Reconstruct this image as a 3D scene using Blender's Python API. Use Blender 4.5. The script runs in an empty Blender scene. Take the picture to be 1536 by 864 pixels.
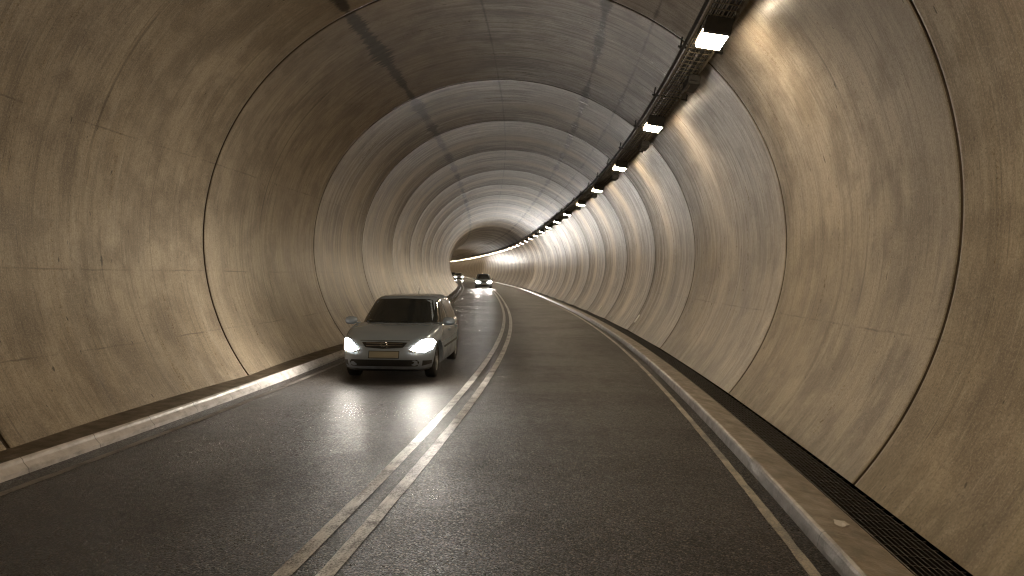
import bpy, bmesh, math, random
import numpy as np
from mathutils import Vector, Matrix
from mathutils.bvhtree import BVHTree
random.seed(7)
sc = bpy.context.scene
COL = sc.collection

# ------------------------------------------------------------------ camera
F_PX = 1048.46
RT = Vector((0.98727767, 0.12941482, 0.09238289)); UP = Vector((-0.09427282, 0.0085414, 0.99550976)); FW = Vector((-0.12804464, 0.99155376, -0.02063304))
cam_d = bpy.data.cameras.new('camera'); cam = bpy.data.objects.new('camera', cam_d); COL.objects.link(cam)
cam_d.sensor_width = 36; cam_d.lens = F_PX / 1536 * 36; cam_d.clip_start = 0.05; cam_d.clip_end = 1500
m = Matrix((RT, UP, -FW)).transposed().to_4x4(); m.translation = Vector((1.72511, 0, -0.68987))
cam.matrix_world = m
sc.camera = cam
# ------------------------------------------------------------------ world (night sky, shut out by the tunnel) and exposure
w = bpy.data.worlds.new('World'); sc.world = w; w.use_nodes = True
nt = w.node_tree; bg = nt.nodes['Background']
sky = nt.nodes.new('ShaderNodeTexSky'); sky.sky_type = 'NISHITA'; sky.sun_disc = False
sky.sun_elevation = math.radians(-4); sky.sun_rotation = math.radians(200)
nt.links.new(sky.outputs[0], bg.inputs[0]); bg.inputs[1].default_value = 0.05
sc.view_settings.view_transform = 'Standard'; sc.view_settings.look = 'None'
sc.view_settings.gamma = 1; sc.view_settings.exposure = 0.56
sc.view_settings.use_curve_mapping = False
try:
    sc.cycles.use_denoising = True; sc.cycles.denoiser = 'OPENIMAGEDENOISE'
    sc.cycles.max_bounces = 9; sc.cycles.diffuse_bounces = 7; sc.cycles.glossy_bounces = 3
    sc.cycles.sample_clamp_indirect = 6.0; sc.cycles.use_light_tree = True
    sc.cycles.filter_width = 1.15; sc.cycles.caustics_reflective = False; sc.cycles.caustics_refractive = False
except Exception: pass
LAMP_E = 95.0          # diffuser emission
HEAD_E = 165.0          # headlight lens emission
SPOT_W = 8.0          # headlight beam

# ------------------------------------------------------------------ alignment of the tunnel
LR = 5.92693
SR = [6.52831, 11.77277, 18.21116, 23.69725, 29.56611, 35.47896, 41.3615, 47.09437]
SK = [0.02028, -0.0376, 0.04915, 0.06811, 0.04957, 0.0515, 0.05245, 0.03602]
TI = [0.07118, 0.15775, 0.18378, 0.10061, 0.08929, 0.09543, 0.09869, 0.1054]
KS = [-10, 15, 45, 90, 150, 300]
KV = [0.0052, 0.00539, 0.00052, 0.00129, 0.00013, 0.0005]
GV = [0, 0.0032, -0.00033, -0.00314, -0.00478, -0.00453]
A, BT, BB, ZC = 5.0, 4.48424, 4.38325, 0.04863
ZR, CF = -2.69599, 0.08477
S_END = 420.0
_d = 0.25
_S = np.arange(-60, S_END + 40, _d)
_k = np.interp(_S, KS, KV); _g = np.interp(_S, KS, GV)
_i0 = int(round(60 / _d))
_th = np.cumsum(_k) * _d; _th -= _th[_i0]
_X = np.cumsum(-np.sin(_th)) * _d; _Y = np.cumsum(np.cos(_th)) * _d; _Z = np.cumsum(_g) * _d
_X -= _X[_i0]; _Y -= _Y[_i0]; _Z -= _Z[_i0]
def P(s, lat, z):
    t = np.interp(s, _S, _th)
    return np.stack([np.interp(s, _S, _X) + lat * np.cos(t), np.interp(s, _S, _Y) + lat * np.sin(t), np.interp(s, _S, _Z) + z + 0 * t], -1)
def PV(s, lat, z): return Vector(P(float(s), float(lat), float(z)))
def lerp_tab(tab, t, step):
    if t < 0: return tab[0] + step * t
    if t > 7: return tab[7] + step * (t - 7)
    return float(np.interp(t, range(8), tab))
def wall_pt(t, ph, out=0.0):
    """lining surface: t = ring number along the tunnel, ph = angle; out = metres into the concrete"""
    c, s_ = math.cos(ph), math.sin(ph); out += .075 * (1 - (2 * (t % 1.0) - 1) ** 2)      # each cast ring is slightly barrelled
    x = A * c; z = ZC + (BT if s_ > 0 else BB) * s_
    s = lerp_tab(SR, t, LR) + lerp_tab(SK, t, 0) * x + lerp_tab(TI, t, 0) * z
    return s, x + out * c, z + out * s_
def zroad(lat): return ZR + CF * lat
def wall_x(z): return A * math.sqrt(1 - ((z - ZC) / BB) ** 2)

# ------------------------------------------------------------------ helpers
def tag(o, label=None, cat=None, group=None, kind=None):
    if label: o['label'] = label
    if cat: o['category'] = cat
    if group: o['group'] = group
    if kind: o['kind'] = kind
    return o
def empty(name, label, cat, group=None, mat=None):
    o = bpy.data.objects.new(name, None); COL.objects.link(o); o.empty_display_size = .2
    if mat is not None: o.matrix_world = mat
    return tag(o, label, cat, group)
def link(name, me, mat, parent=None, smooth=False):
    if mat: me.materials.append(mat)
    if smooth:
        for p in me.polygons: p.use_smooth = True
    o = bpy.data.objects.new(name, me); COL.objects.link(o)
    if parent: o.parent = parent
    return o
def mesh(name, vs, fs, mat, parent=None, smooth=False, uvs=None):
    me = bpy.data.meshes.new(name); me.from_pydata([tuple(map(float, v)) for v in vs], [], fs); me.update()
    if uvs is not None:
        uv = me.uv_layers.new(name='UVMap'); idx = np.empty(len(me.loops), int); me.loops.foreach_get('vertex_index', idx)
        uv.data.foreach_set('uv', np.asarray(uvs, float)[idx].ravel())
    return link(name, me, mat, parent, smooth)
def strip(name, prof, s0, s1, ds, mat, parent=None, smooth=False, closed=False, jit=None):
    """sweep a (lat,z) profile along the tunnel; uv = metres along / across"""
    n = max(1, int(round((s1 - s0) / ds))); ss = np.linspace(s0, s1, n + 1)
    vs, uvs, fs = [], [], []; k = len(prof)
    ac = [0.]
    for a, b in zip(prof[:-1], prof[1:]): ac.append(ac[-1] + math.dist(a, b))
    for i, s in enumerate(ss):
        for j, (x, z) in enumerate(prof):
            dx = dz = 0
            if jit: dx, dz = jit(s, j)
            vs.append(P(s, x + dx, z + dz)); uvs.append((s, prof[0][0] + ac[j]))
    for i in range(n):
        for j in range(k if closed else k - 1):
            a = i * k + j; b = i * k + (j + 1) % k
            fs.append((a, b, b + k, a + k))
    if closed: fs.append(tuple(range(k))[::-1]); fs.append(tuple(range(n * k, n * k + k)))
    return mesh(name, vs, fs, mat, parent, smooth, uvs)
class MB:
    def __init__(s): s.v = []; s.f = []
    def box(s, c, h, M=None, taper=1.0):
        b = len(s.v)
        for x in (-1, 1):
            for y in (-1, 1):
                for z in (-1, 1):
                    k = taper if z > 0 else 1
                    p = Vector((c[0] + x * h[0] * k, c[1] + y * h[1] * k, c[2] + z * h[2])); s.v.append(M @ p if M else p)
        s.f += [tuple(b + i for i in q) for q in ((0, 1, 3, 2), (4, 6, 7, 5), (0, 4, 5, 1), (2, 3, 7, 6), (0, 2, 6, 4), (1, 5, 7, 3))]
        return s
    def tube(s, pts, r, n=8, cap=True):
        b = len(s.v); pts = [Vector(p) for p in pts]; up = Vector((0, 0, 1)); k = len(pts)
        rr = r if isinstance(r, (list, tuple)) else [r] * k
        for i, p in enumerate(pts):
            d = (pts[min(i + 1, k - 1)] - pts[max(i - 1, 0)]).normalized()
            a = d.cross(up if abs(d.z) < .95 else Vector((1, 0, 0))).normalized(); c = d.cross(a)
            for j in range(n):
                t = 2 * math.pi * j / n; s.v.append(p + (a * math.cos(t) + c * math.sin(t)) * rr[i])
        for i in range(k - 1):
            for j in range(n):
                q = b + i * n + j; q2 = b + i * n + (j + 1) % n; s.f.append((q, q2, q2 + n, q + n))
        if cap: s.f.append(tuple(b + j for j in range(n))[::-1]); s.f.append(tuple(b + (k - 1) * n + j for j in range(n)))
        return s
    def lathe(s, prof, axis='x', n=32, c=(0, 0, 0)):
        b = len(s.v); k = len(prof); c = Vector(c)
        for (x, r) in prof:
            for j in range(n):
                t = 2 * math.pi * j / n; s.v.append(c + Vector((x, r * math.cos(t), r * math.sin(t))))
        for i in range(k - 1):
            for j in range(n):
                q = b + i * n + j; q2 = b + i * n + (j + 1) % n; s.f.append((q, q2, q2 + n, q + n))
        return s
    def build(s, name, mat, parent=None, smooth=False, bevel=0):
        me = bpy.data.meshes.new(name); me.from_pydata([tuple(v) for v in s.v], [], s.f); me.update()
        bm = bmesh.new(); bm.from_mesh(me); bmesh.ops.recalc_face_normals(bm, faces=bm.faces)
        if bevel: bmesh.ops.bevel(bm, geom=list(bm.edges), offset=bevel, segments=2, affect='EDGES', profile=.6)
        bm.to_mesh(me); bm.free()
        return link(name, me, mat, parent, smooth)

# ------------------------------------------------------------------ materials
class NM:
    def __init__(s, name):
        s.m = bpy.data.materials.new(name); s.m.use_nodes = True; s.t = s.m.node_tree; s.n = s.t.nodes; s.b = s.n['Principled BSDF']
    def L(s, a, b): s.t.links.new(a, b)
    def set(s, **k):
        for a, v in k.items():
            i = s.b.inputs[a.replace('_', ' ')]
            if hasattr(v, 'is_linked') or isinstance(v, bpy.types.NodeSocket): s.L(v, i)
            else: i.default_value = (*v, 1) if isinstance(v, tuple) and len(v) == 3 else v
    def uv(s, sx=1, sy=1, coord='UV', sz=1, off=(0, 0, 0)):
        c = s.n.new('ShaderNodeTexCoord'); mp = s.n.new('ShaderNodeMapping'); mp.inputs['Scale'].default_value = (sx, sy, sz)
        mp.inputs['Location'].default_value = off
        s.L(c.outputs[coord], mp.inputs[0]); return mp.outputs[0]
    def noise(s, vec, scale=1, detail=4, rough=.55, dist=0):
        n = s.n.new('ShaderNodeTexNoise'); s.L(vec, n.inputs['Vector']); n.inputs['Scale'].default_value = scale
        n.inputs['Detail'].default_value = detail; n.inputs['Roughness'].default_value = rough; n.inputs['Distortion'].default_value = dist
        return n.outputs['Fac']
    def mr(s, v, a, b, c=0., d=1., smooth=False):
        n = s.n.new('ShaderNodeMapRange'); n.interpolation_type = 'SMOOTHSTEP' if smooth else 'LINEAR'
        s.L(v, n.inputs[0])
        for i, x in enumerate((a, b, c, d)): n.inputs[i + 1].default_value = x
        return n.outputs[0]
    def math(s, op, a, b=None, c=None):
        n = s.n.new('ShaderNodeMath'); n.operation = op
        for i, x in enumerate((a, b, c)):
            if x is None: continue
            if isinstance(x, (int, float)): n.inputs[i].default_value = x
            else: s.L(x, n.inputs[i])
        return n.outputs[0]
    def mix(s, f, a, b, mode='MIX'):
        n = s.n.new('ShaderNodeMix'); n.data_type = 'RGBA'; n.blend_type = mode
        for i, x in ((0, f), (6, a), (7, b)):
            if isinstance(x, (int, float)): n.inputs[i].default_value = x
            elif isinstance(x, tuple): n.inputs[i].default_value = (*x, 1)
            else: s.L(x, n.inputs[i])
        return n.outputs[2]
    def sep(s, v):
        n = s.n.new('ShaderNodeSeparateXYZ'); s.L(v, n.inputs[0]); return n.outputs
    def bump(s, h, dist, strength=1., prev=None):
        n = s.n.new('ShaderNodeBump'); n.inputs['Distance'].default_value = dist; n.inputs['Strength'].default_value = strength
        s.L(h, n.inputs['Height'])
        if prev: s.L(prev, n.inputs['Normal'])
        return n.outputs[0]
def simple(name, col, rough=.5, metal=0., **k):
    a = NM(name); a.set(Base_Color=col, Roughness=rough, Metallic=metal, **k); return a.m
def dirty(name, col, col2, rough=.5, metal=0., scale=6., bump=0.002):
    a = NM(name); v = a.uv(1, 1, 'Object'); n = a.noise(v, scale, 6, .6)
    a.set(Base_Color=a.mix(a.mr(n, .35, .7), col, col2), Metallic=metal, Roughness=a.mr(n, .3, .7, rough - .1, rough + .15), Normal=a.bump(n, bump)); return a.m
def emit(name, col, e):
    a = NM(name); a.set(Base_Color=(0.8, 0.8, 0.8), Roughness=.2, Emission_Color=col, Emission_Strength=e); return a.m

# concrete lining: u = metres along the tunnel, v = metres round the ring
def concrete():
    a = NM('lining_concrete')
    uv = a.uv(); u, v, _ = a.sep(uv)
    obj = a.uv(1, 1, 'Object')
    big = a.noise(obj, .35, 3, .5)
    mid = a.noise(obj, 1.6, 5, .6)
    fine = a.noise(obj, 26, 5, .7)
    st1 = a.noise(a.uv(5.5, .22), 1, 5, .65, .15)         # wide streaks running round the ring
    st2 = a.noise(a.uv(26, .55), 1, 4, .7, .2)            # fine streaks
    patch = a.noise(a.uv(1.2, .5, off=(3, 7, 0)), 1, 4, .6)
    # the crown is rougher and more streaked than the side walls
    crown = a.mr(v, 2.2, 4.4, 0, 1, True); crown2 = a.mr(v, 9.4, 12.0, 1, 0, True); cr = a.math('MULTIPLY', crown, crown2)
    far = a.mr(u, 4.0, 8.5, 0.16, 1, True)
    amt = a.math('MULTIPLY', a.math('ADD', a.math('MULTIPLY', cr, .6), .4), far)
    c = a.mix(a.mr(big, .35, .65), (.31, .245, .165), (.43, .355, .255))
    c = a.mix(a.math('MULTIPLY', cr, a.mr(u, 2., 14., .45, .85, True)), c, a.mix(a.mr(big, .35, .65), (.38, .345, .315), (.50, .46, .43)))  # crown coloured paler and greyer to stand in for light reaching it
    c = a.mix(a.mr(mid, .44, .62, 0, .75), c, (.185, .142, .098))
    bl_ = a.noise(obj, .8, 7, .72, .4); c = a.mix(a.mr(bl_, .54, .70, 0, .26), c, (.17, .135, .098))
    bl2 = a.noise(a.uv(2.6, .38, off=(21, 4, 0)), 1, 7, .72, .35); c = a.mix(a.mr(bl2, .50, .64, 0, .42), c, (.17, .135, .096)); c = a.mix(a.mr(bl2, .46, .36, 0, .35), c, (.50, .425, .325))
    c = a.mix(a.math('MULTIPLY', a.mr(st1, .50, .66, 0, .6), amt), c, (.13, .112, .096))
    c = a.mix(a.math('MULTIPLY', a.mr(st2, .52, .64, 0, .95), amt), c, (.06, .05, .044))
    c = a.mix(a.math('MULTIPLY', a.mr(st2, .46, .34, 0, .5), amt), c, (.55, .51, .46))
    st3 = a.noise(a.uv(8.5, .42, off=(2, 31, 0)), 1, 7, .78, .25)
    amt3 = a.math('MULTIPLY', a.math('ADD', a.math('MULTIPLY', cr, .75), .25), a.mr(u, 3., 12., .35, 1, True))
    c = a.mix(a.math('MULTIPLY', a.mr(st3, .545, .60, 0, .9), amt3), c, (.06, .05, .043))
    c = a.mix(a.math('MULTIPLY', a.mr(st3, .43, .38, 0, .6), amt3), c, (.54, .50, .45))
    st4 = a.noise(a.uv(3.4, .30, off=(17, 3, 0)), 1, 6, .75, .2); amt4 = a.mr(u, 9., 16., 0, 1, True)
    c = a.mix(a.math('MULTIPLY', a.mr(st4, .52, .57, 0, .75), amt4), c, (.10, .085, .074))
    c = a.mix(a.math('MULTIPLY', a.mr(st4, .46, .41, 0, .55), amt4), c, (.60, .56, .53))
    # faint streaks even on the smooth near rings
    c = a.mix(a.mr(a.noise(a.uv(9, .16, off=(11, 2, 0)), 1, 4, .6, .3), .54, .66, 0, .5), c, (.16, .128, .09))
    c = a.mix(a.mr(fine, .5, .7, 0, .5), c, (.15, .12, .09))
    grit = a.noise(obj, 55, 4, .8); c = a.mix(a.mr(grit, .47, .36, 0, .38), c, (.60, .53, .43)); c = a.mix(a.mr(grit, .53, .64, 0, .55), c, (.12, .095, .07))
    scr = a.noise(a.uv(48, 1.6, off=(8, 8, 0)), 1, 4, .75, .2); c = a.mix(a.mr(scr, .57, .64, 0, .45), c, (.12, .095, .07)); c = a.mix(a.mr(scr, .41, .36, 0, .3), c, (.60, .53, .43))
    pores = a.noise(obj, 60, 2, .5)
    c = a.mix(a.mr(pores, .68, .74, 0, .75), c, (.06, .047, .035))
    pk = a.noise(a.uv(13, 5, off=(1, 8, 0)), 1, 2, .4); c = a.mix(a.mr(pk, .735, .76, 0, .8), c, (.03, .022, .015))
    sc1 = a.noise(a.uv(34, .9, off=(6, 1, 0)), 1, 3, .6, .1); c = a.mix(a.math('MULTIPLY', a.mr(sc1, .62, .70, 0, .7), a.mr(patch, .45, .6)), c, (.05, .038, .027))
    c = a.mix(a.math('MULTIPLY', a.mr(sc1, .36, .30, 0, .5), a.mr(patch, .5, .4)), c, (.52, .45, .34))
    # feathered damp lines running along the crown
    def stain(v0, wdt, thr, col, cc, seed):
        r1 = a.noise(a.uv(11, .0, off=(seed, seed, 0)), 1, 3, .8); r2 = a.noise(a.uv(.42, 0, off=(seed * 3, 1, 0)), 1, 3, .6)
        ww = a.math('MULTIPLY', a.math('MULTIPLY', a.mr(r1, .3, .75, .1, 1.), a.mr(r2, thr, .66, 0.05, 1.)), wdt)
        d = a.math('ABSOLUTE', a.math('SUBTRACT', v, v0))
        k = a.mr(a.math('SUBTRACT', ww, d), -.03, .04, 0, .97, True)
        k = a.math('MULTIPLY', k, a.mr(st2, .3, .6, .75, 1))
        return a.mix(k, cc, col)
    c = stain(V_OF(2.185), .42, .30, (.035, .028, .023), c, 2.3)
    c = stain(V_OF(1.216), .34, .36, (.04, .032, .027), c, 5.1)
    c = stain(V_OF(1.03), .16, .45, (.07, .055, .045), c, 9.7)
    c = stain(V_OF(1.70), .07, .38, (.07, .06, .05), c, 7.7)
    # formwork lines along both walls, broken
    for ph, sd in ((3.42, 1.), (2.985, 4.), (-.228, 8.), (3.66, 13.)):
        d = a.math('ABSOLUTE', a.math('SUBTRACT', a.math('ADD', v, a.math('MULTIPLY', a.noise(a.uv(2, 0, off=(sd, 0, 0)), 1, 3), .05)), V_OF(ph) + .025))
        k = a.math('MULTIPLY', a.mr(d, .004, .016, 1, 0), a.mr(a.noise(a.uv(.9, 0, off=(sd * 2, 3, 0)), 1, 5, .7), .44, .58, 0, .6))
        c = a.mix(k, c, (.07, .05, .035))
    # hairline casting seams inside each ring
    tt = a.math('FRACT', a.math('DIVIDE', a.math('SUBTRACT', u, 0), LR))
    wob = a.math('MULTIPLY', a.math('SUBTRACT', a.noise(a.uv(0.2, .5, off=(9, 9, 0)), 1, 3), .5), .006)
    for f0, st, wd in ((.43, .55, .006), (.715, .45, .0022), (.18, .3, .002)):
        d = a.math('ABSOLUTE', a.math('SUBTRACT', a.math('ADD', tt, wob), f0))
        k = a.math('MULTIPLY', a.mr(d, wd * .4, wd, st, 0), a.mr(a.noise(a.uv(.17, .35, off=(f0 * 9, 0, 0)), 1, 4, .6), .42, .6))
        c = a.mix(k, c, (.05, .04, .03))
    # narrow grime at joints and wall foot, plus painted ribs of lamp light
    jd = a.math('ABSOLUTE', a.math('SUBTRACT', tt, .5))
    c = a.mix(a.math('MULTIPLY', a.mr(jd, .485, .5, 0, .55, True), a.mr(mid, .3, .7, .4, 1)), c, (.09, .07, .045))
    c = a.mix(a.math('MULTIPLY', a.math('MULTIPLY', a.mr(jd, .38, .49, 0, .60, True), a.mr(u, 11., 19., .10, 1, True)), a.mr(st1, .3, .6, .55, 1)), c, (.075, .056, .036))  # wide dark bands at far joints, painted shade between the lit ribs
    pb = a.math('ABSOLUTE', a.math('SUBTRACT', tt, .62)); c = a.mix(a.math('MULTIPLY', a.mr(pb, .02, .12, .5, 0, True), a.mr(u, 11., 19., .1, 1, True)), c, (.62, .54, .42))  # pale mid-ring band on far rings, a painted rib of lamp light
    c = a.mix(a.math('MULTIPLY', a.mr(v, V_OF(-.42), V_OF(-.56), 0, .7, True), a.mr(a.noise(a.uv(5, 1.4, off=(2, 2, 0)), 1, 5, .7), .35, .65)), c, (.11, .09, .055))
    r = a.math('ADD', a.mr(st1, .35, .65, .27, .42), a.math('MULTIPLY', a.mr(st3, .38, .52, -.09, .03), amt3))
    r = a.math('ADD', r, a.mr(fine, .3, .7, -.05, .08))
    h = a.math('ADD', a.math('MULTIPLY', a.math('MULTIPLY', st2, amt), .8), a.math('ADD', a.math('MULTIPLY', a.noise(a.uv(2.2, .12, off=(5, 5, 0)), 1, 3), .9), a.math('MULTIPLY', fine, .10)))
    nb = a.bump(h, .006)
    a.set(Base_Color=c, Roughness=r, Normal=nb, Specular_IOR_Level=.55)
    return a.m
# arc length table
_ph = np.linspace(-1.2, 4.4, 1200)
_ax = A * np.cos(_ph); _az = ZC + np.where(np.sin(_ph) > 0, BT, BB) * np.sin(_ph)
_al = np.concatenate([[0], np.cumsum(np.hypot(np.diff(_ax), np.diff(_az)))]); _al -= np.interp(-.56, _ph, _al)
def V_OF(ph): return float(np.interp(ph, _ph, _al))
M = {}
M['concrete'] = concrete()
M['joint'] = dirty('joint_seal_rubber', (.05, .034, .020), (.09, .062, .038), .85)

def asphalt():
    a = NM('wet_asphalt'); uv = a.uv(); u, v, _ = a.sep(uv)
    ag = a.n.new('ShaderNodeTexVoronoi'); ag.inputs['Scale'].default_value = 84; a.L(uv, ag.inputs['Vector'])
    agd = ag.outputs['Distance']
    ag2 = a.noise(uv, 70, 3, .75); big = a.noise(uv, .5, 4, .6); mid = a.noise(uv, 4, 4, .6)
    col = a.mix(a.mr(agd, .1, .6), (.050, .036, .0255), (.009, .0067, .005))
    col = a.mix(a.mr(ag2, .60, .68, 0, 1.), col, (.24, .185, .135))
    col = a.mix(a.mr(big, .4, .7, 0, .45), col, (.016, .0135, .012))
    # darker band by the kerbs
    edge = a.math('ABSOLUTE', a.math('SUBTRACT', v, .06)); col = a.mix(a.mr(edge, 3.2, 3.34, 0, .85, True), col, (.010, .008, .007))
    wet = a.mr(a.math('ADD', v, a.math('MULTIPLY', mid, .5)), -3.2, .8, 1, 0, True)      # the left lane is wetter
    rough = a.math('ADD', a.mr(a.math('ADD', big, a.math('MULTIPLY', mid, .4)), .45, .9, .36, .50), a.math('MULTIPLY', wet, -.09))
    cross = a.noise(a.uv(1.5, .12, off=(4, 4, 0)), 1, 3, .6)
    rough = a.math('ADD', rough, a.mr(cross, .35, .65, -.015, .02))
    cellc = a.n.new('ShaderNodeSeparateColor'); a.L(ag.outputs['Color'], cellc.inputs[0])
    col = a.mix(a.mr(cellc.outputs[0], .80, .95, 0, .8), col, (.17, .135, .105)); col = a.mix(a.mr(cellc.outputs[1], .55, .9, 0, .7), col, (.006, .005, .004))
    rough = a.math('ADD', rough, a.mr(cellc.outputs[2], 0, 1, -.14, .14))
    h = a.math('ADD', a.math('MULTIPLY', cellc.outputs[1], .5), a.math('ADD', a.math('MULTIPLY', agd, -.9), a.math('MULTIPLY', ag2, .8)))
    nb = a.bump(h, .017, 1.)
    a.set(Base_Color=col, Roughness=rough, Normal=nb, Specular_IOR_Level=a.mr(wet, 0, 1, .16, .5))
    return a.m
M['asphalt'] = asphalt()
def paint(name, c0, c1, wear):
    a = NM(name); uv = a.uv(); n = a.noise(uv, 55, 5, .75); m2 = a.noise(uv, 3.5, 5, .65); st = a.noise(a.uv(3, 30), 1, 4, .6)
    k = a.mr(a.math('ADD', a.math('MULTIPLY', n, .6), a.math('MULTIPLY', m2, .5)), wear, wear + .12)
    c = a.mix(a.mr(st, .35, .7), c0, c1); c = a.mix(k, c, (.05, .043, .037))
    a.set(Base_Color=c, Roughness=a.mr(m2, .3, .7, .32, .5), Normal=a.bump(n, .004, .8), Specular_IOR_Level=.6); return a.m
M['white_line'] = paint('worn_white_paint', (.54, .52, .48), (.32, .30, .27), .51)
M['edge_yellow'] = paint('worn_edge_paint', (.24, .19, .12), (.15, .12, .08), .49)
M['edge_grey'] = paint('worn_edge_paint_grey', (.24, .22, .20), (.15, .135, .12), .53)
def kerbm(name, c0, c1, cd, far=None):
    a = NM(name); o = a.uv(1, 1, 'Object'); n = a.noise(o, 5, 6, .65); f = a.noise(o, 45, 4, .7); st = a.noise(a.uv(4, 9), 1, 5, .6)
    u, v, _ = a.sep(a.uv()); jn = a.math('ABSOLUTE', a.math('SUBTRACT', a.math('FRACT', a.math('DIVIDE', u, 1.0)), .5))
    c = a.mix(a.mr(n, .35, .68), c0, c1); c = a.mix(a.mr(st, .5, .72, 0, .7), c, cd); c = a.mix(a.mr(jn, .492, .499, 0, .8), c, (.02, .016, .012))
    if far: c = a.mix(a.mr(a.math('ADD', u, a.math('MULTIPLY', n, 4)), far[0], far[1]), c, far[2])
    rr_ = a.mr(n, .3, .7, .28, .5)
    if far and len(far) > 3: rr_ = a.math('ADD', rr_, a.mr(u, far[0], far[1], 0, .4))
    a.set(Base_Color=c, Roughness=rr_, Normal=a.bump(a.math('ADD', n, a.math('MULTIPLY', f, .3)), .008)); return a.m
M['kerb'] = kerbm('kerb_concrete', (.26, .228, .205), (.17, .148, .132), (.065, .054, .045), (35, 55, (.75, .72, .68)))  # far stretch whitened in colour to stand in for headlight glints
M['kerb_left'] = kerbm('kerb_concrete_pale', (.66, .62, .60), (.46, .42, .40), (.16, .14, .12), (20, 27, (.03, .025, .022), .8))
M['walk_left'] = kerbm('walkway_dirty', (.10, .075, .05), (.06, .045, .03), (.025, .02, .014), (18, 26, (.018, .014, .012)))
M['walk'] = kerbm('walkway_concrete', (.135, .10, .066), (.08, .06, .04), (.03, .024, .017))
M['steel_dark'] = dirty('grating_steel', (.035, .032, .028), (.07, .06, .05), .45, .8, 12)
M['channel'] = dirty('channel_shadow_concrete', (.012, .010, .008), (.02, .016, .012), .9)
M['galv'] = dirty('galvanised_steel', (.34, .29, .20), (.16, .135, .10), .6, .3, 14)
M['black_metal'] = dirty('painted_dark_metal', (.035, .033, .031), (.06, .054, .048), .5, .0, 10)
M['cable'] = dirty('cable_sheath', (.012, .012, .013), (.03, .028, .026), .5, 0, 8)
M['diffuser'] = emit('lamp_glass', (1, .81, .56), LAMP_E)
M['frame'] = dirty('lamp_frame_metal', (.30, .26, .19), (.18, .15, .11), .4, .8, 10)

# ------------------------------------------------------------------ tunnel lining, ring by ring
PH_R = -.565; PH_L = math.pi + .735
def ring_mesh(n, nphi, nt):
    vs, fs, uvs = [], [], []
    gap = .0044 if n < 3 else .0038
    ts = [n + gap, n + gap, n + gap + .0014, n + gap + .006] + [n + (i + 1) / (nt + 1) for i in range(nt)] + [n + 1 - gap - .006, n + 1 - gap - .0014, n + 1 - gap, n + 1 - gap]
    outs = [.05, .007, 0, 0] + [0] * nt + [0, 0, .007, .05]
    for t, o in zip(ts, outs):
        for j in range(nphi + 1):
            ph = PH_R + (PH_L - PH_R) * j / nphi
            s, x, z = wall_pt(t, ph, o); vs.append(P(s, x, z)); uvs.append((t * LR, V_OF(ph)))
    k = nphi + 1
    for i in range(len(ts) - 1):
        for j in range(nphi): q = i * k + j; fs.append((q, q + 1, q + k + 1, q + k))
    return vs, fs, uvs
tun = empty('tunnel', 'round concrete tunnel lining of cast rings enclosing the road', 'tunnel')
N0, N1 = -5, int((S_END - SR[7]) / LR) + 7
for n in range(N0, N1):
    vs, fs, uvs = ring_mesh(n, 140 if n < 8 else 88, 9 if n < 6 else 5)
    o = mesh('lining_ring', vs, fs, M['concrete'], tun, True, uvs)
    o.data.materials.append(M['joint']); nph = 140 if n < 8 else 88
    for i_, p_ in enumerate(o.data.polygons):
        if i_ < nph or i_ >= len(o.data.polygons) - nph: p_.material_index = 1; p_.use_smooth = False
    # dark recessed seal in the joint
    jv, jf, ju = [], [], []
    for i, t in enumerate((n - .012, n + .012)):
        for j in range(121):
            ph = PH_R + (PH_L - PH_R) * j / 120; s, x, z = wall_pt(t, ph, .022); jv.append(P(s, x, z)); ju.append((s, V_OF(ph)))
    for j in range(120): jf.append((j, j + 1, j + 122, j + 121))
    mesh('joint_seal', jv, jf, M['joint'], tun, True, ju)

# ------------------------------------------------------------------ road, markings, kerbs, grating
S0R = -14.0
OKL, OKR = -3.31432, 3.43796
lats = np.linspace(OKL - .03, OKR + .01, 8)
road = strip('road', [(x, zroad(x)) for x in lats], S0R, S_END, .8, M['asphalt'])
tag(road, kind='structure')
def line(name, lat, wd, mat, label, seed, rag=.003):
    rnd = random.Random(seed); tab = [rnd.uniform(-rag, rag) for _ in range(997)]
    def jit(s, j): return (tab[int(abs(s) * 37 + j * 311) % 997], 0)
    o = strip(name, [(lat - wd / 2, zroad(lat - wd / 2) + .004), (lat + wd / 2, zroad(lat + wd / 2) + .004)], S0R, 250, .25, mat, road, jit=jit)
    tag(o, label); return o
line('centre_line', -.029, .115, M['white_line'], 'left white line of the double centre line', 1)
line('centre_line', .236, .115, M['white_line'], 'right white line of the double centre line', 2)
line('edge_line', 3.275, .075, M['edge_yellow'], 'worn yellowish edge line beside the right kerb', 3, .006)
line('edge_line', -3.05, .09, M['edge_grey'], 'faint grey edge line beside the left kerb', 4, .006)
rk = random.Random(5); chipR = [max(0, rk.gauss(0, 1) - .9) * .02 for _ in range(6000)]
for _p in range(2): chipR = [(chipR[i - 1] + chipR[i] * 2 + chipR[(i + 1) % 6000]) / 4 for i in range(6000)]
chipL = [max(0, rk.gauss(0, 1) - 1.6) * .012 for _ in range(6000)]
# left: kerb upstand and narrow walkway
ZKL = -2.8412; xl = -wall_x(ZKL)
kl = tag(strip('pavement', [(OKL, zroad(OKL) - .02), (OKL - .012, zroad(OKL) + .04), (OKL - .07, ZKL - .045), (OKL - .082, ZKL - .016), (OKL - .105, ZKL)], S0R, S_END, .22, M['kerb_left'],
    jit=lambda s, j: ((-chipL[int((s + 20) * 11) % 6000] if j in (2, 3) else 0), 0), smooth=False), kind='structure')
tag(strip('walkway_top', [(OKL - .105, ZKL), (OKL - .25, ZKL - .012), (xl - .12, ZKL - .02)], S0R, S_END, .5, M['walk_left'], kl), 'dark narrow walkway top against the left wall')
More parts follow.
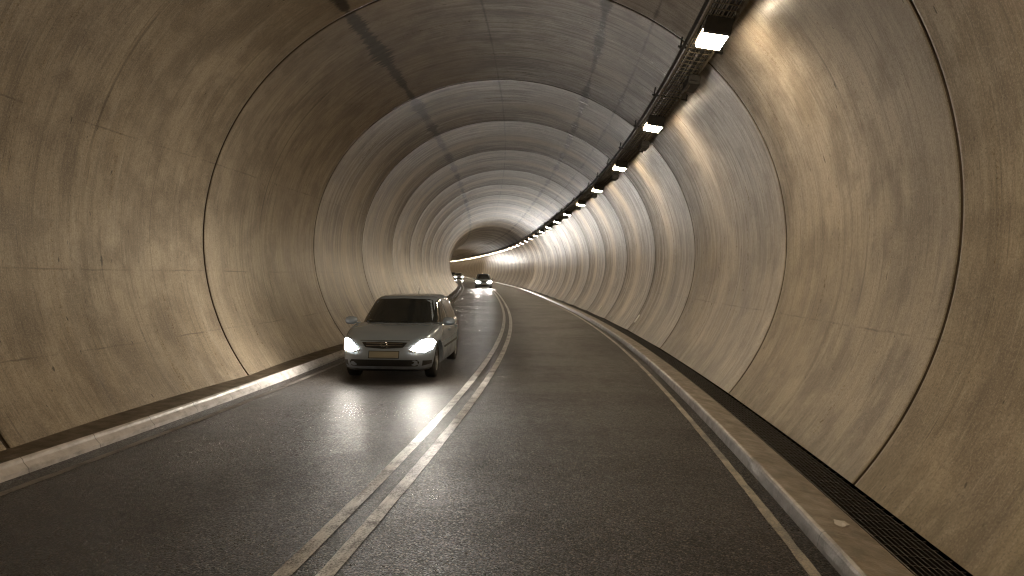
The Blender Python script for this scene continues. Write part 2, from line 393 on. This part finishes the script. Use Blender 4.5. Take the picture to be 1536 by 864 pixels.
# right: kerb, walkway and grated channel
ZKR, ZGI, OGI = -2.28322, -2.31569, 3.84779
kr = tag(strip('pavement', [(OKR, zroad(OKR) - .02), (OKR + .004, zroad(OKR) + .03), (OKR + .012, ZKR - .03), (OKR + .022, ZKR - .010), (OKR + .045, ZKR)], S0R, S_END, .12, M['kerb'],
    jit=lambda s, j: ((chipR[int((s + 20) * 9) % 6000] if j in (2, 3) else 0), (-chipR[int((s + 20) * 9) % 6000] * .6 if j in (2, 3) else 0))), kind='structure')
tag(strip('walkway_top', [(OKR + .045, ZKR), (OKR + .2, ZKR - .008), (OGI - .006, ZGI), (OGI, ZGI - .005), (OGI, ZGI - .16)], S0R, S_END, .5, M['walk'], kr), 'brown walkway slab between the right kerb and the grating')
xr = wall_x(ZGI)
gr = empty('drain_grating', 'long dark steel drain grating at the foot of the right wall', 'grating')
strip('channel', [(OGI, ZGI - .16), (xr + .1, ZGI - .16)], S0R, S_END, 1., M['channel'], gr)
vs, fs = [], []
nb = 9
ss = np.arange(S0R, 140, .8)
for b_ in range(nb):
    x = OGI + .018 + (xr - OGI - .03) * b_ / (nb - 1); b0 = len(vs)
    for s in ss:
        for dx, dz in ((-.0035, -.03), (-.0035, 0), (.0035, 0), (.0035, -.03)): vs.append(P(s, x + dx, ZGI - .004 + dz))
    for i in range(len(ss) - 1):
        for j in range(3): q = b0 + i * 4 + j; fs.append((q, q + 1, q + 5, q + 4))
mesh('bearing_bars', vs, fs, M['steel_dark'], gr)
mb = MB()
for i in range(330):
    s = S0R + .3 + i * .17; a_, b2 = PV(s, OGI, ZGI - .010), PV(s, xr + .03, ZGI - .010)
    d = (b2 - a_); Mx = Matrix.Translation((a_ + b2) / 2) @ d.to_track_quat('X', 'Z').to_matrix().to_4x4()
    mb.box((0, 0, 0), (d.length / 2, .004, .004), Mx)
mb.build('cross_bars', M['steel_dark'], gr)
for s, wd in ((S0R, 0),):
    pass
mb = MB(); 
strip('edge_angle', [(OGI - .001, ZGI + .003), (OGI + .012, ZGI + .003), (OGI + .012, ZGI - .03)], S0R, 250, .8, M['steel_dark'], gr)

# ------------------------------------------------------------------ service tray, cables, lamps
PHL, RL = .73535, 4.3451
NR = (math.cos(PHL), math.sin(PHL)); TG = (-math.sin(PHL), math.cos(PHL))   # radial, tangential (towards the crown)
_tl = math.radians(5)
NR2 = (math.sin(_tl), math.cos(_tl)); TG2 = (-math.cos(_tl), math.sin(_tl))      # the tray hangs almost level
def LP(a, r): return (RL * NR[0] + (r - RL) * NR2[0] + a * TG2[0], RL * NR[1] + (r - RL) * NR2[1] + a * TG2[1])
def frame_at(s, a=0., r=RL):
    """X = tangential, Y = along the tunnel (away from camera), Z = outward to the wall"""
    x, z = LP(a, r); p = PV(s, x, z); q = PV(s + .2, x, z); y = (q - p).normalized()
    x2, z2 = LP(a, r + .5); n = (PV(s, x2, z2) - p); n = (n - y * n.dot(y)).normalized(); tx = y.cross(n)
    mm = Matrix((tx, y, n)).transposed().to_4x4(); mm.translation = p; return mm
tray = empty('cable_tray', 'long ladder cable tray carrying dark cables behind the row of lamps', 'cable tray')
TR = 4.50; TA, TB = .205, -.205
def tstrip(name, pr, mat, s0=-12, s1=300, ds=1., closed=True, parent=tray):
    return strip(name, [LP(a, r) for a, r in pr], s0, s1, ds, mat, parent, closed=closed)
for a in (TA, TB):
    sg = 1 if a > 0 else -1
    tstrip('side_rail', [(a, TR - .045), (a + .004 * sg, TR - .045), (a + .004 * sg, TR + .045), (a, TR + .045)], M['galv'])
mb = MB()
for i in range(520):
    s = -6 + i * .2; mm = frame_at(s, 0, TR + .03); mb.box((0, 0, 0), (.205, .008, .006), mm)
mb.build('rungs', M['galv'], tray)
mb = MB()
for k in range(5):
    a = -.14 + k * .07
    mb.tube([PV(s, *LP(a, TR - .02)) for s in np.arange(-8, 100, 1.2)], .0045, 4, False)
mb.build('wire_mesh', M['galv'], tray)
rc = random.Random(3)
for k, (a, r_) in enumerate(((-.16, .022), (-.10, .016), (-.055, .026), (.005, .014), (.05, .02), (.11, .026), (.17, .015))):
    mb = MB(); ph_ = rc.uniform(0, 6)
    mb.tube([PV(s, *LP(a + .012 * math.sin(s * .9 + ph_), TR + .055 + .008 * math.sin(s * 1.7 + ph_ * 2))) for s in np.arange(-10, 190, .9)], r_, 6, False)
    mb.build('cable', M['cable'], tray, True)
tstrip('top_channel', [(.225, 4.57), (.225, 4.62), (.265, 4.62), (.265, 4.57)], M['black_metal'])    # conduit on the crown side of the tray
for n in range(-2, 30):                                                                      # hangers
    for f in (.2, .7):
        s = 4.28 + (n + f) * LR; mm = frame_at(s, 0, TR)
        mb = MB().box((.03, 0, .085), (.36, .022, .012), mm).box((-.29, 0, .15), (.012, .022, .09), mm).box((.37, 0, .32), (.012, .022, .26), mm).box((.20, 0, .26), (.012, .022, .19), mm)
        mb.build('hanger', M['black_metal'], tray)

def lamp_parts(root):
    # local: X across, Y away from camera, Z outwards (to the wall); origin = middle of the glass
    hw, hl = .190, .32
    g = MB(); g.box((0, 0, -.020), (hw - .018, hl - .018, .040)); gl = g.build('diffuser', M['diffuser'], root, bevel=.008)
    f = MB()
    f.box((-hw + .005, 0, .012), (.012, hl, .020)); f.box((hw - .005, 0, .012), (.012, hl, .020)); f.box((0, hl - .004, .012), (hw - .018, .011, .020))
    f.build('frame', M['frame'], root)
    b = MB(); b.box((0, 0, .085), (hw - .004, hl - .01, .055), taper=.86); b.build('housing', M['black_metal'], root, bevel=.006)
    e = MB(); v = len(e.v)
    for x in (-hw, hw):
        for (y, z) in ((-hl + .008, -.062), (-hl - .05, -.045), (-hl - .13, .14), (-hl + .008, .14)): e.v.append(Vector((x * (1 if z < .1 else .93), y, z)))
    e.f += [(0, 1, 2, 3), (7, 6, 5, 4), (0, 4, 5, 1), (1, 5, 6, 2), (2, 6, 7, 3), (3, 7, 4, 0)]
    e.build('end_cap', M['black_metal'], root, bevel=.004)
    k = MB(); k.box((.05, hl + .03, .01), (.012, .02, .012)); k.build('latch', M['galv'], root, bevel=.003)
    for x in (-.12, .12):
        q = MB(); q.box((x, .1, .155), (.015, .10, .03)); q.build('bracket', M['black_metal'], root)
ORD = ['nearest', 'second', 'third', 'fourth', 'fifth', 'sixth', 'seventh', 'eighth', 'ninth', 'tenth', 'eleventh', 'twelfth', 'thirteenth', 'fourteenth', 'fifteenth', 'sixteenth', 'seventeenth', 'eighteenth', 'nineteenth', 'twentieth']
lamp0 = None
NL = 66
for i in range(-3, NL):
    s = 4.28 + i * LR
    if i == 1: s -= .05
    if i == 2: s -= .12
    lab = ('glowing tunnel lamp with dark end cap, %s lit lamp in view in the row' % ORD[i - 1]) if 1 <= i <= 12 else \
          ('lit tunnel lamp overhead beyond the top of the picture' if i < 1 else 'tiny yellowish glowing tunnel lamp among the distant lamps of the curving row')
    mm = frame_at(s)
    if lamp0 is None:
        lamp0 = empty('tunnel_lamp', lab, 'lamp', 'tunnel lamps along the cable tray', mm); lamp_parts(lamp0)
    else:
        r = lamp0.copy(); COL.objects.link(r); r.matrix_world = mm; r['label'] = lab
        for c_ in list(lamp0.children):
            if i > 24 and c_.name.split('.')[0] in ('latch', 'bracket', 'frame'): continue
            q = c_.copy(); COL.objects.link(q); q.parent = r
# dark boxes with a thin tube between the lamps
def ebox(root):
    MB().box((0, 0, .02), (.105, .28, .075)).build('body', M['black_metal'], root, bevel=.008)
    MB().box((-.05, .02, -.062), (.006, .20, .006)).build('tube', M['galv'], root)
    MB().box((0, -.29, .05), (.07, .03, .05)).build('cable_gland', M['black_metal'], root, bevel=.006)
e0 = None
for i in range(1, 16):
    s = 4.28 + (i + .40) * LR; mm = frame_at(s, -.155, 4.36)
    lab = ('dark junction box hanging from the tray between the %s and %s lit lamps' % (ORD[i - 1], ORD[i])) if 1 <= i <= 15 else 'dark junction box on the tray above the picture'
    if e0 is None: e0 = empty('junction_box', lab, 'junction box', 'junction boxes on the cable tray', mm); ebox(e0)
    else:
        r = e0.copy(); COL.objects.link(r); r.matrix_world = mm; r['label'] = lab
        for c_ in list(e0.children): q = c_.copy(); COL.objects.link(q); q.parent = r

# ------------------------------------------------------------------ small white reflector strips low on the right wall
M['reflector'] = simple('reflector_white', (.95, .95, .93), .2)
R0 = []
for (t, ph, hh, lab) in ((2.96, -.455, .17, 'white reflector strip low on the right wall, nearest and largest of the strips'),
                     (3.84, -.52, .05, 'short white reflector strip lowest on the right wall, close to the grating'),
                     (4.55, -.48, .15, 'white reflector strip on the right wall, second tall strip from the camera'),
                     (6.2, -.48, .07, 'small white reflector strip far down the right wall')):
    dph = hh / 4.9
    vs = []
    for o_ in (-.03, .01):
        for (dt, dp) in ((-.009, -dph), (.009, -dph), (.009, dph), (-.009, dph)):
            s, x, z = wall_pt(t + dt, ph + dp, o_); vs.append(P(s, x, z))
    o = mesh('reflector', vs, [(0, 1, 2, 3), (7, 6, 5, 4), (0, 4, 5, 1), (1, 5, 6, 2), (2, 6, 7, 3), (3, 7, 4, 0)], M['reflector'])
    tag(o, lab, 'reflector', 'reflector strips on the right wall')
# scrap of pale litter on the right walkway
_c = PV(5.25, 3.68, -2.30)
rl_ = random.Random(9); bm = bmesh.new(); ring = []
for i in range(11):
    t = 2 * math.pi * i / 11; r = .075 * (1 + rl_.uniform(-.28, .25)); ring.append(bm.verts.new(_c + Vector((r * .7 * math.cos(t), r * math.sin(t), .012 + rl_.uniform(-.008, .012)))))
cv = bm.verts.new(_c + Vector((0, 0, .022)))
for i in range(11): bm.faces.new((ring[i], ring[(i + 1) % 11], cv))
g_ = bmesh.ops.extrude_face_region(bm, geom=list(bm.faces)); bmesh.ops.translate(bm, verts=[q for q in g_['geom'] if isinstance(q, bmesh.types.BMVert)], vec=(0, 0, -.004))
bmesh.ops.recalc_face_normals(bm, faces=bm.faces)
me = bpy.data.meshes.new('litter'); bm.to_mesh(me); bm.free()
tag(link('litter', me, simple('litter_paper', (.42, .39, .35), .7)), 'small crumpled pale scrap lying on the right walkway slab', 'litter')

# ------------------------------------------------------------------ cars.  local: Y forward, X right, Z up, origin on the ground
def curve(tab, y):
    return float(np.interp(y, [a for a, b in tab], [b for a, b in tab]))
def sgnpow(v, e): return math.copysign(abs(v) ** e, v)
def loft(layers, cap, N=72):
    """layers: (yf, yr, w, n, zfun) plan outlines stacked upwards; cap: list of (shrink, rise)"""
    vs, fs = [], []
    def outline(yf, yr, w, n, zf, k=1.0, rise=0.):
        for j in range(N):
            t = 2 * math.pi * (j + .5) / N; c, s = math.cos(t), math.sin(t); nf = n[0] if s > 0 else n[1]
            x = w * sgnpow(c, 2 / nf); y = (yf + yr) / 2 + (yf - yr) / 2 * sgnpow(s, 2 / nf)
            x *= k; y = (yf + yr) / 2 + (y - (yf + yr) / 2) * k; vs.append(Vector((x, y, zf(y) + rise)))
    for l in layers: outline(*l)
    for k, r in cap: outline(*layers[-1], k, r)
    R = len(layers) + len(cap)
    for i in range(R - 1):
        for j in range(N): a = i * N + j; b = i * N + (j + 1) % N; fs.append((a, b, b + N, a + N))
    fs.append(tuple(range(N))[::-1]); fs.append(tuple(range((R - 1) * N, R * N)))
    return vs, fs
def bvh_of(o_list):
    vs, fs = [], []
    for o in o_list:
        b = len(vs); vs += [v.co.copy() for v in o.data.vertices]; fs += [tuple(b + i for i in p.vertices) for p in o.data.polygons]
    return BVHTree.FromPolygons(vs, fs)
def patch(name, bvh, outline, axis, mat, parent, off=.006, rings=5, skirt=.012, side=1, smooth=True):
    """a panel that follows the body: a star-shaped outline thrown onto it along an axis"""
    cx = sum(p[0] for p in outline) / len(outline); cz = sum(p[1] for p in outline) / len(outline)
    pts = []
    for i in range(len(outline)):                                  # densify
        a, b = outline[i], outline[(i + 1) % len(outline)]; n = max(1, int(math.dist(a, b) / .05))
        pts += [(a[0] + (b[0] - a[0]) * k / n, a[1] + (b[1] - a[1]) * k / n) for k in range(n)]
    vs = []; N = len(pts); fs = []
    def cast(u, v):
        if axis == 'front': o, d = Vector((u, 4, v)), Vector((0, -1, 0))
        elif axis == 'rear': o, d = Vector((u, -4, v)), Vector((0, 1, 0))
        elif axis == 'side': o, d = Vector((2 * side, u, v)), Vector((-side, 0, 0))
        else: o, d = Vector((u, v, 3)), Vector((0, 0, -1))
        h = bvh.ray_cast(o, d)
        if h[0] is None: h = bvh.find_nearest(o + d * 2)
        n = h[1]
        if n.dot(d) > 0: n = -n
        return h[0], n, d
    cen = cast(cx, cz); vs.append(cen[0] + cen[1] * off)
    for r in range(1, rings + 1):
        k = r / rings
        for (u, v) in pts:
            p, n, d = cast(cx + (u - cx) * k, cz + (v - cz) * k); vs.append(p + n * off)
    for (u, v) in pts:
        p, n, d = cast(u, v); vs.append(p + n * off - n * skirt)
    for j in range(N): fs.append((0, 1 + j, 1 + (j + 1) % N))
    for r in range(rings):
        for j in range(N): a = 1 + r * N + j; b = 1 + r * N + (j + 1) % N; fs.append((a, a + N, b + N, b))
    me = bpy.data.meshes.new(name); me.from_pydata([tuple(v) for v in vs], [], fs)
    bm = bmesh.new(); bm.from_mesh(me); bmesh.ops.recalc_face_normals(bm, faces=bm.faces); bm.to_mesh(me); bm.free()
    o = link(name, me, mat, parent, smooth)
    try: me.set_sharp_from_angle(angle=math.radians(40))
    except Exception: pass
    return o
MC = {}
MC['glass'] = simple('car_window_glass', (.028, .032, .034), .08, 0, Specular_IOR_Level=.7, Coat_Weight=.5)
MC['black'] = simple('car_black_plastic', (.014, .014, .015), .5)
MC['tyre'] = dirty('tyre_rubber', (.012, .012, .012), (.03, .027, .024), .75, 0, 14)
MC['rim'] = simple('alloy_rim', (.38, .38, .39), .32, .9)
MC['chrome'] = simple('chrome', (.65, .65, .66), .14, 1.)
MC['plate'] = simple('number_plate', (.30, .28, .22), .4)
MC['head'] = emit('headlight_lens', (1, .93, .82), HEAD_E)
MC['head_far'] = emit('headlight_main_beam', (1, .94, .86), HEAD_E * 4)
MC['amber'] = simple('indicator_amber', (.45, .16, .03), .25)
MC['red'] = simple('tail_lamp_red', (.25, .01, .01), .2)
def car_paint(name, col):
    a = NM(name); o = a.uv(1, 1, 'Object'); n = a.noise(o, 3, 5, .6); z = a.sep(o)[2]
    dirt = a.math('MULTIPLY', a.mr(z, .65, .2, 0, .8), a.mr(n, .3, .7, .4, 1))
    a.set(Base_Color=a.mix(dirt, col, (.05, .043, .035)), Metallic=a.mr(dirt, 0, .6, .35, .05), Roughness=a.mr(dirt, 0, .7, .26, .65), Coat_Weight=.6, Coat_Roughness=.08); return a.m

def make_car(label, group, col, s, lat, Lc=4.2, Wc=1.76, Hc=1.48, detail=True, yaw=0., suv=False):
    hw = Wc / 2; hl = Lc / 2; kz = Hc / 1.48
    p = PV(s, lat, zroad(lat)); q = PV(s + .5, lat, zroad(lat)); bk = (q - p).normalized(); rtv = (PV(s, lat - .5, zroad(lat - .5)) - p).normalized()
    up = rtv.cross(-bk).normalized(); rtv = (-bk).cross(up)
    mm = Matrix((rtv, -bk, up)).transposed().to_4x4(); mm.translation = p + up * .004
    root = empty('car', label, 'car', group, mm @ Matrix.Rotation(yaw, 4, 'Z'))
    pm = car_paint('car_paint', col)
    sh = [(-hl, .90), (-hl + .3, .96), (-.5, .95), (hl - 1.15, .94), (hl - .75, .895), (hl - .3, .82), (hl, .74)]
    if suv: sh = [(y, z * 1.12 + (.04 if y > 0 else 0)) for y, z in sh]
    def zl(t): return lambda y: (.19 + (curve(sh, y) - .19) * t) * 1.0
    n0 = (5.2, 5.0)
    lo = []
    for t, df, dr, w_, n_ in ((0, .10, .12, .90, n0), (.07, .045, .06, .955, n0), (.22, .012, .02, .985, n0), (.38, 0, 0, 1., n0), (.5, .004, 0, 1., n0), (.56, .022, .01, .996, n0),
                          (.72, .045, .02, .992, n0), (.86, .07, .05, .985, n0), (.95, .115, .07, .965, n0), (1., .17, .09, .93, n0)):
        lo.append((hl - df, -hl + dr, hw * w_, n_, zl(t)))
    v1, f1 = loft(lo, [(.93, .018), (.8, .032), (.55, .042), (.2, .048)], 96)
    me = bpy.data.meshes.new('body'); me.from_pydata([tuple(v) for v in v1], [], f1)
    bm = bmesh.new(); bm.from_mesh(me); bmesh.ops.recalc_face_normals(bm, faces=bm.faces); bm.to_mesh(me); bm.free()
    body = link('body', me, pm, root)
    wy = (hl - .80, -hl + .78); wr = .315 if not suv else .36
    if detail:
        cut = MB()
        for y in wy:
            for sd in (-1, 1):
                b = len(cut.v); n = 40
                for x in (sd * (hw - .28), sd * (hw + .1)):
                    for j in range(n): t = 2 * math.pi * j / n; cut.v.append(Vector((x, y + (wr + .05) * math.cos(t), wr + (wr + .05) * math.sin(t))))
                for j in range(n): cut.f.append((b + j, b + (j + 1) % n, b + n + (j + 1) % n, b + n + j))
                cut.f.append(tuple(b + j for j in range(n))); cut.f.append(tuple(b + n + j for j in range(n)))
        co = cut.build('cutter', MC['black'])
        try:
            mo = body.modifiers.new('b', 'BOOLEAN'); mo.operation = 'DIFFERENCE'; mo.object = co; mo.solver = 'EXACT'
            inv = body.parent; body.parent = None
            dg = bpy.context.evaluated_depsgraph_get(); nm = bpy.data.meshes.new_from_object(body.evaluated_get(dg))
            body.modifiers.clear(); body.data = nm; body.parent = inv
        except Exception as ex: print('boolean', ex)
        bpy.data.objects.remove(co)
    # greenhouse
    zb = curve(sh, 0) - .05; zt = Hc - .045
    gl_ = []
    yF0, yF1 = hl - 1.02, hl - 1.78; yR0, yR1 = -hl + .12, -hl + .62
    if suv: yF0, yF1 = hl - 1.12, hl - 1.75; yR0, yR1 = -hl + .08, -hl + .35
    for t in (0, .12, .35, .6, .85, .95, 1.):
        e = t if t < .85 else .85 + (t - .85) * .9
        tt = t ** 1.05
        gl_.append((yF0 + (yF1 - yF0) * tt, yR0 + (yR1 - yR0) * tt ** 1.6, hw * (.925 - .215 * t ** 1.25) - (.02 if t > .9 else 0) - (.03 if t == 1 else 0), (4.6, 5.), (lambda z: (lambda y: z))(zb + (zt - zb) * t)))
    v2, f2 = loft(gl_, [(.9, .024), (.7, .036), (.35, .044)], 96)
    me = bpy.data.meshes.new('cabin'); me.from_pydata([tuple(v) for v in v2], [], f2)
    bm = bmesh.new(); bm.from_mesh(me); bmesh.ops.recalc_face_normals(bm, faces=bm.faces); bm.to_mesh(me); bm.free()
    roof = link('roof', me, pm, root)
    for o in (body, roof):
        for pl in o.data.polygons: pl.use_smooth = True
        try: o.data.set_sharp_from_angle(angle=math.radians(38))
        except Exception: pass
    bl = bvh_of([body]); bg_ = bvh_of([roof])
    z1 = zb + .06; z2 = zt - .055; wl = hw * .80; wu = hw * .62
    ws = patch('windshield', bg_, [(-wl, z1 + .02), (-wl * .5, z1 - .012), (0, z1 - .02), (wl * .5, z1 - .012), (wl, z1 + .02), (wu + .015, z2 - .01), (wu - .05, z2 + .02), (0, z2 + .035), (-wu + .05, z2 + .02), (-wu - .015, z2 - .01)], 'front', MC['glass'], root, .004, 8)
    patch('rear_window', bg_, [(-wl * .9, zb + .16), (wl * .9, zb + .16), (wu - .02, z2 - .02), (-wu + .02, z2 - .02)], 'rear', MC['glass'], root, .004)
    for sd in (-1, 1):
        ym = -.12
        patch('side_window', bg_, [(yF0 - .22, z1 + .01), (yF1 - .10, z2 - .02), (yF1 - .25, z2 + .005), (ym + .03, z2 + .01), (ym + .03, z1)], 'side', MC['glass'], root, .004, side=sd)
        patch('side_window', bg_, [(ym - .04, z1), (ym - .04, z2 + .01), (yR1 + .45, z2 - .02), (yR1 + .10, z1 + .12), (yR1 + .22, z1 + .01)], 'side', MC['glass'], root, .004, side=sd)
    zf = curve(sh, hl)
    # headlights: swept almond lenses that climb back round the corner
    for sd in (-1, 1):
        if suv: out = [(sd * .42, zf - .14), (sd * .50, zf - .21), (sd * .72, zf - .21), (sd * .86, zf - .12), (sd * .87, zf - .03), (sd * .70, zf - .02), (sd * .5, zf - .07)]
        else: out = [(sd * hw * .52, zf - .165), (sd * hw * .64, zf - .20), (sd * hw * .80, zf - .21), (sd * hw * .91, zf - .165), (sd * hw * .94, zf - .07), (sd * hw * .90, zf - .005), (sd * hw * .82, zf + .012), (sd * hw * .72, zf - .012), (sd * hw * .62, zf - .085)]
        cx = sum(a for a, b in out) / len(out); cz = sum(b for a, b in out) / len(out)
        big = [(cx + (a - cx) * 1.10, cz + (b - cz) * 1.14) for a, b in out]
        hh = patch('headlight', bl, big, 'front', MC['chrome'], root, .004, 4, .01)
        patch('lens', bl, out, 'front', MC['head' if detail else 'head_far'], hh, .010, 4, .008)
        ld = bpy.data.lights.new('headlight_beam', 'SPOT'); ld.energy = SPOT_W * (1 if detail else 1.8); ld.color = (1, .90, .80); ld.spot_size = math.radians(115); ld.spot_blend = .9; ld.shadow_soft_size = .06
        lo_ = bpy.data.objects.new('headlight_beam', ld); COL.objects.link(lo_); lo_.parent = root
        lo_.matrix_local = Matrix.Translation((cx * .97, hl + .06, cz)) @ Matrix.Rotation(math.radians(-4) , 4, 'X') @ Matrix.Rotation(math.radians(90), 4, 'X') 
    # grille, intake, plate, lower splitter
    gw = hw * .46
    g_ = patch('grille', bl, [(-gw, zf - .045), (-gw * .82, zf - .13), (0, zf - .155), (gw * .82, zf - .13), (gw, zf - .045), (0, zf - .03)], 'front', MC['black'], root, .006)
    if detail:
        for zz in (zf - .065, zf - .105):
            patch('grille_bar', bl, [(-gw * .8, zz), (gw * .8, zz), (gw * .8, zz + .009), (-gw * .8, zz + .009)], 'front', MC['chrome'], g_, .012, 2)
    iw = hw * .66
    patch('lower_intake', bl, [(-iw, .285), (iw, .285), (iw * 1.06, .36), (iw, .40), (-iw, .40), (-iw * 1.06, .36)], 'front', MC['black'], root, .005)
    patch('bumper_lip', bl, [(-hw * .86, .205), (hw * .86, .205), (hw * .88, .232), (-hw * .88, .232)], 'front', MC['black'], root, .012, 3)
    pl = patch('number_plate', bl, [(-.26, .435), (.26, .435), (.26, .54), (-.26, .54)], 'front', MC['plate'], root, .012, 3)
    patch('plate_surround', bl, [(-.272, .423), (.272, .423), (.272, .552), (-.272, .552)], 'front', MC['black'], pl, .008, 3)
    for sd in (-1, 1):
        if detail:
            patch('fog_lamp_recess', bl, [(sd * hw * .74, .29), (sd * hw * .89, .31), (sd * hw * .90, .37), (sd * hw * .76, .385)], 'front', MC['black'], root, .006, 3)
        patch('tail_lamp', bl, [(sd * hw * .62, .70), (sd * hw * .93, .70), (sd * hw * .92, .87), (sd * hw * .70, .86)], 'rear', MC['red'], root, .008, 3)
    # mirrors
    zm = zb + .10
    for sd in (-1, 1):
        mb = MB(); c = Vector((sd * (hw + .075), yF0 - .33, zm)); n = 14
        prof = [(-.115, .02), (-.10, .055), (-.04, .078), (.05, .078), (.10, .06), (.12, .02)]
        b = len(mb.v)
        for x, r in prof:
            for j in range(n): t = 2 * math.pi * j / n; mb.v.append(c + Vector((x, r * .75 * math.cos(t), r * math.sin(t))))
        for i in range(len(prof) - 1):
            for j in range(n): a_ = b + i * n + j; b_ = b + i * n + (j + 1) % n; mb.f.append((a_, b_, b_ + n, a_ + n))
        mb.f.append(tuple(b + j for j in range(n))); mb.f.append(tuple(b + (len(prof) - 1) * n + j for j in range(n)))
        mb.box((sd * (hw - .04), yF0 - .33, zm - .045), (.07, .025, .014))
        mb.build('mirror', pm, root, True)
    # wheels
    for y in wy:
        for sd in (-1, 1):
            x0 = sd * (hw - .165); w2 = .10; mb = MB()
            pr = [(-w2, wr * .62), (-w2 - .002, wr * .80), (-w2 * .93, wr * .95), (-w2 * .7, wr), (w2 * .7, wr), (w2 * .93, wr * .95), (w2 + .002, wr * .80), (w2, wr * .62), (w2 * .5, wr * .60), (-w2 * .5, wr * .60), (-w2, wr * .62)]
            mb.lathe(pr, n=40, c=(x0, y, wr)); wh = mb.build('wheel', MC['tyre'], root, True)
            mb = MB(); mb.lathe([(sd * (w2 - .004), wr * .64), (sd * (w2 - .012), wr * .60), (sd * (w2 - .05), wr * .57), (sd * (w2 - .055), .001)], n=32, c=(x0, y, wr))
            for k in range(7):
                t = 2 * math.pi * k / 7; Mx = Matrix.Translation((x0 + sd * (w2 - .028), y, wr)) @ Matrix.Rotation(t, 4, 'X'); mb.box((0, wr * .32, 0), (.012, wr * .27, .020), Mx)
            mb.lathe([(sd * (w2 - .01), .001), (sd * (w2 - .012), .035), (sd * (w2 - .05), .045)], n=16, c=(x0, y, wr))
            mb.build('rim', MC['rim'], wh)
    if detail:
        for sd in (-1, 1):
            dx = sd
            for y0 in (hl - 1.22, -.14, -hl + .93):      # door shut lines
                patch('door_seam', bl, [(y0, .30), (y0 + .010, .30), (y0 + .010, .88), (y0, .88)], 'side', MC['black'], root, .0015, 2, .004, side=sd)
            for y0 in (-.02, -1.02):
                patch('door_handle', bl, [(y0 - .0, .775), (y0 + .19, .775), (y0 + .19, .805), (y0, .805)], 'side', pm, root, .03, 3, .035, side=sd)
            patch('side_moulding', bl, [(-1.0, .50), (hl - 1.3, .50), (hl - 1.3, .54), (-1.0, .54)], 'side', MC['black'], root, .010, 3, .014, side=sd)
            patch('hood_seam', bl, [(sd * hw * .80, hl - .33), (sd * hw * .808, hl - .33), (sd * hw * .86, hl - 1.0), (sd * hw * .852, hl - 1.0)], 'top', MC['black'], root, .0015, 2, .004)
        patch('hood_front_seam', bl, [(-hw * .5, zf - .018), (hw * .5, zf - .018), (hw * .5, zf - .010), (-hw * .5, zf - .010)], 'front', MC['black'], root, .003, 2, .005)
        for (xa, xb) in ((-.62, -.06), (.02, .60)):        # wipers
            pts = []
            for k in range(7):
                x = xa + (xb - xa) * k / 6; z = z1 + .0 + .035 * k / 6; h = bg_.ray_cast(Vector((x, 4, z)), Vector((0, -1, 0)))
                if h[0]: pts.append(h[0] + h[1] * .02)
            if len(pts) > 2: MB().tube(pts, .007, 6).build('wiper', MC['black'], root, True)
        MB().tube([(0, -hl + .95, Hc - .01), (0, -hl + .80, Hc + .14)], [.006, .002], 6).build('antenna', MC['black'], root)
        # round chrome badge in the middle of the grille, drawn as a ring with a V over a W
        h = bl.ray_cast(Vector((0, 4, zf - .085)), Vector((0, -1, 0))); yb = h[0].y + .02; zb_ = zf - .085; rb = .058
        mb = MB(); pts = [(rb * math.cos(2 * math.pi * k / 28), yb, zb_ + rb * math.sin(2 * math.pi * k / 28)) for k in range(29)]; mb.tube(pts, .0055, 6, False)
        for a_, b_ in (((-.022, .05), (0, .008)), ((0, .008), (.022, .05)), ((-.048, .026), (-.022, -.048)), ((-.022, -.048), (0, -.002)), ((0, -.002), (.022, -.048)), ((.022, -.048), (.048, .026))):
            mb.tube([(a_[0], yb, zb_ + a_[1]), (b_[0], yb, zb_ + b_[1])], .0045, 6)
        mb.build('badge', MC['chrome'], root, True)
    return root
G = 'cars coming towards the camera with headlights on'
make_car('silver grey hatchback with bright headlights, nearest of the oncoming cars, beside the left kerb', G, (.38, .45, .55), 14.05, -1.54)
make_car('blue grey tall car with glaring headlights where the centre lines vanish', G, (.36, .43, .50), 83.2, -.72, 4.6, 2.0, 1.72, False, suv=True)
make_car('distant small car with headlights on, just left of the tall blue grey car', G, (.34, .35, .40), 150.5, -1.9, 4.3, 1.85, 1.5, False)
make_car('farthest car with headlights on, half hidden behind the curve of the left wall', G, (.05, .05, .06), 172, -2.35, 4.3, 1.8, 1.5, False)
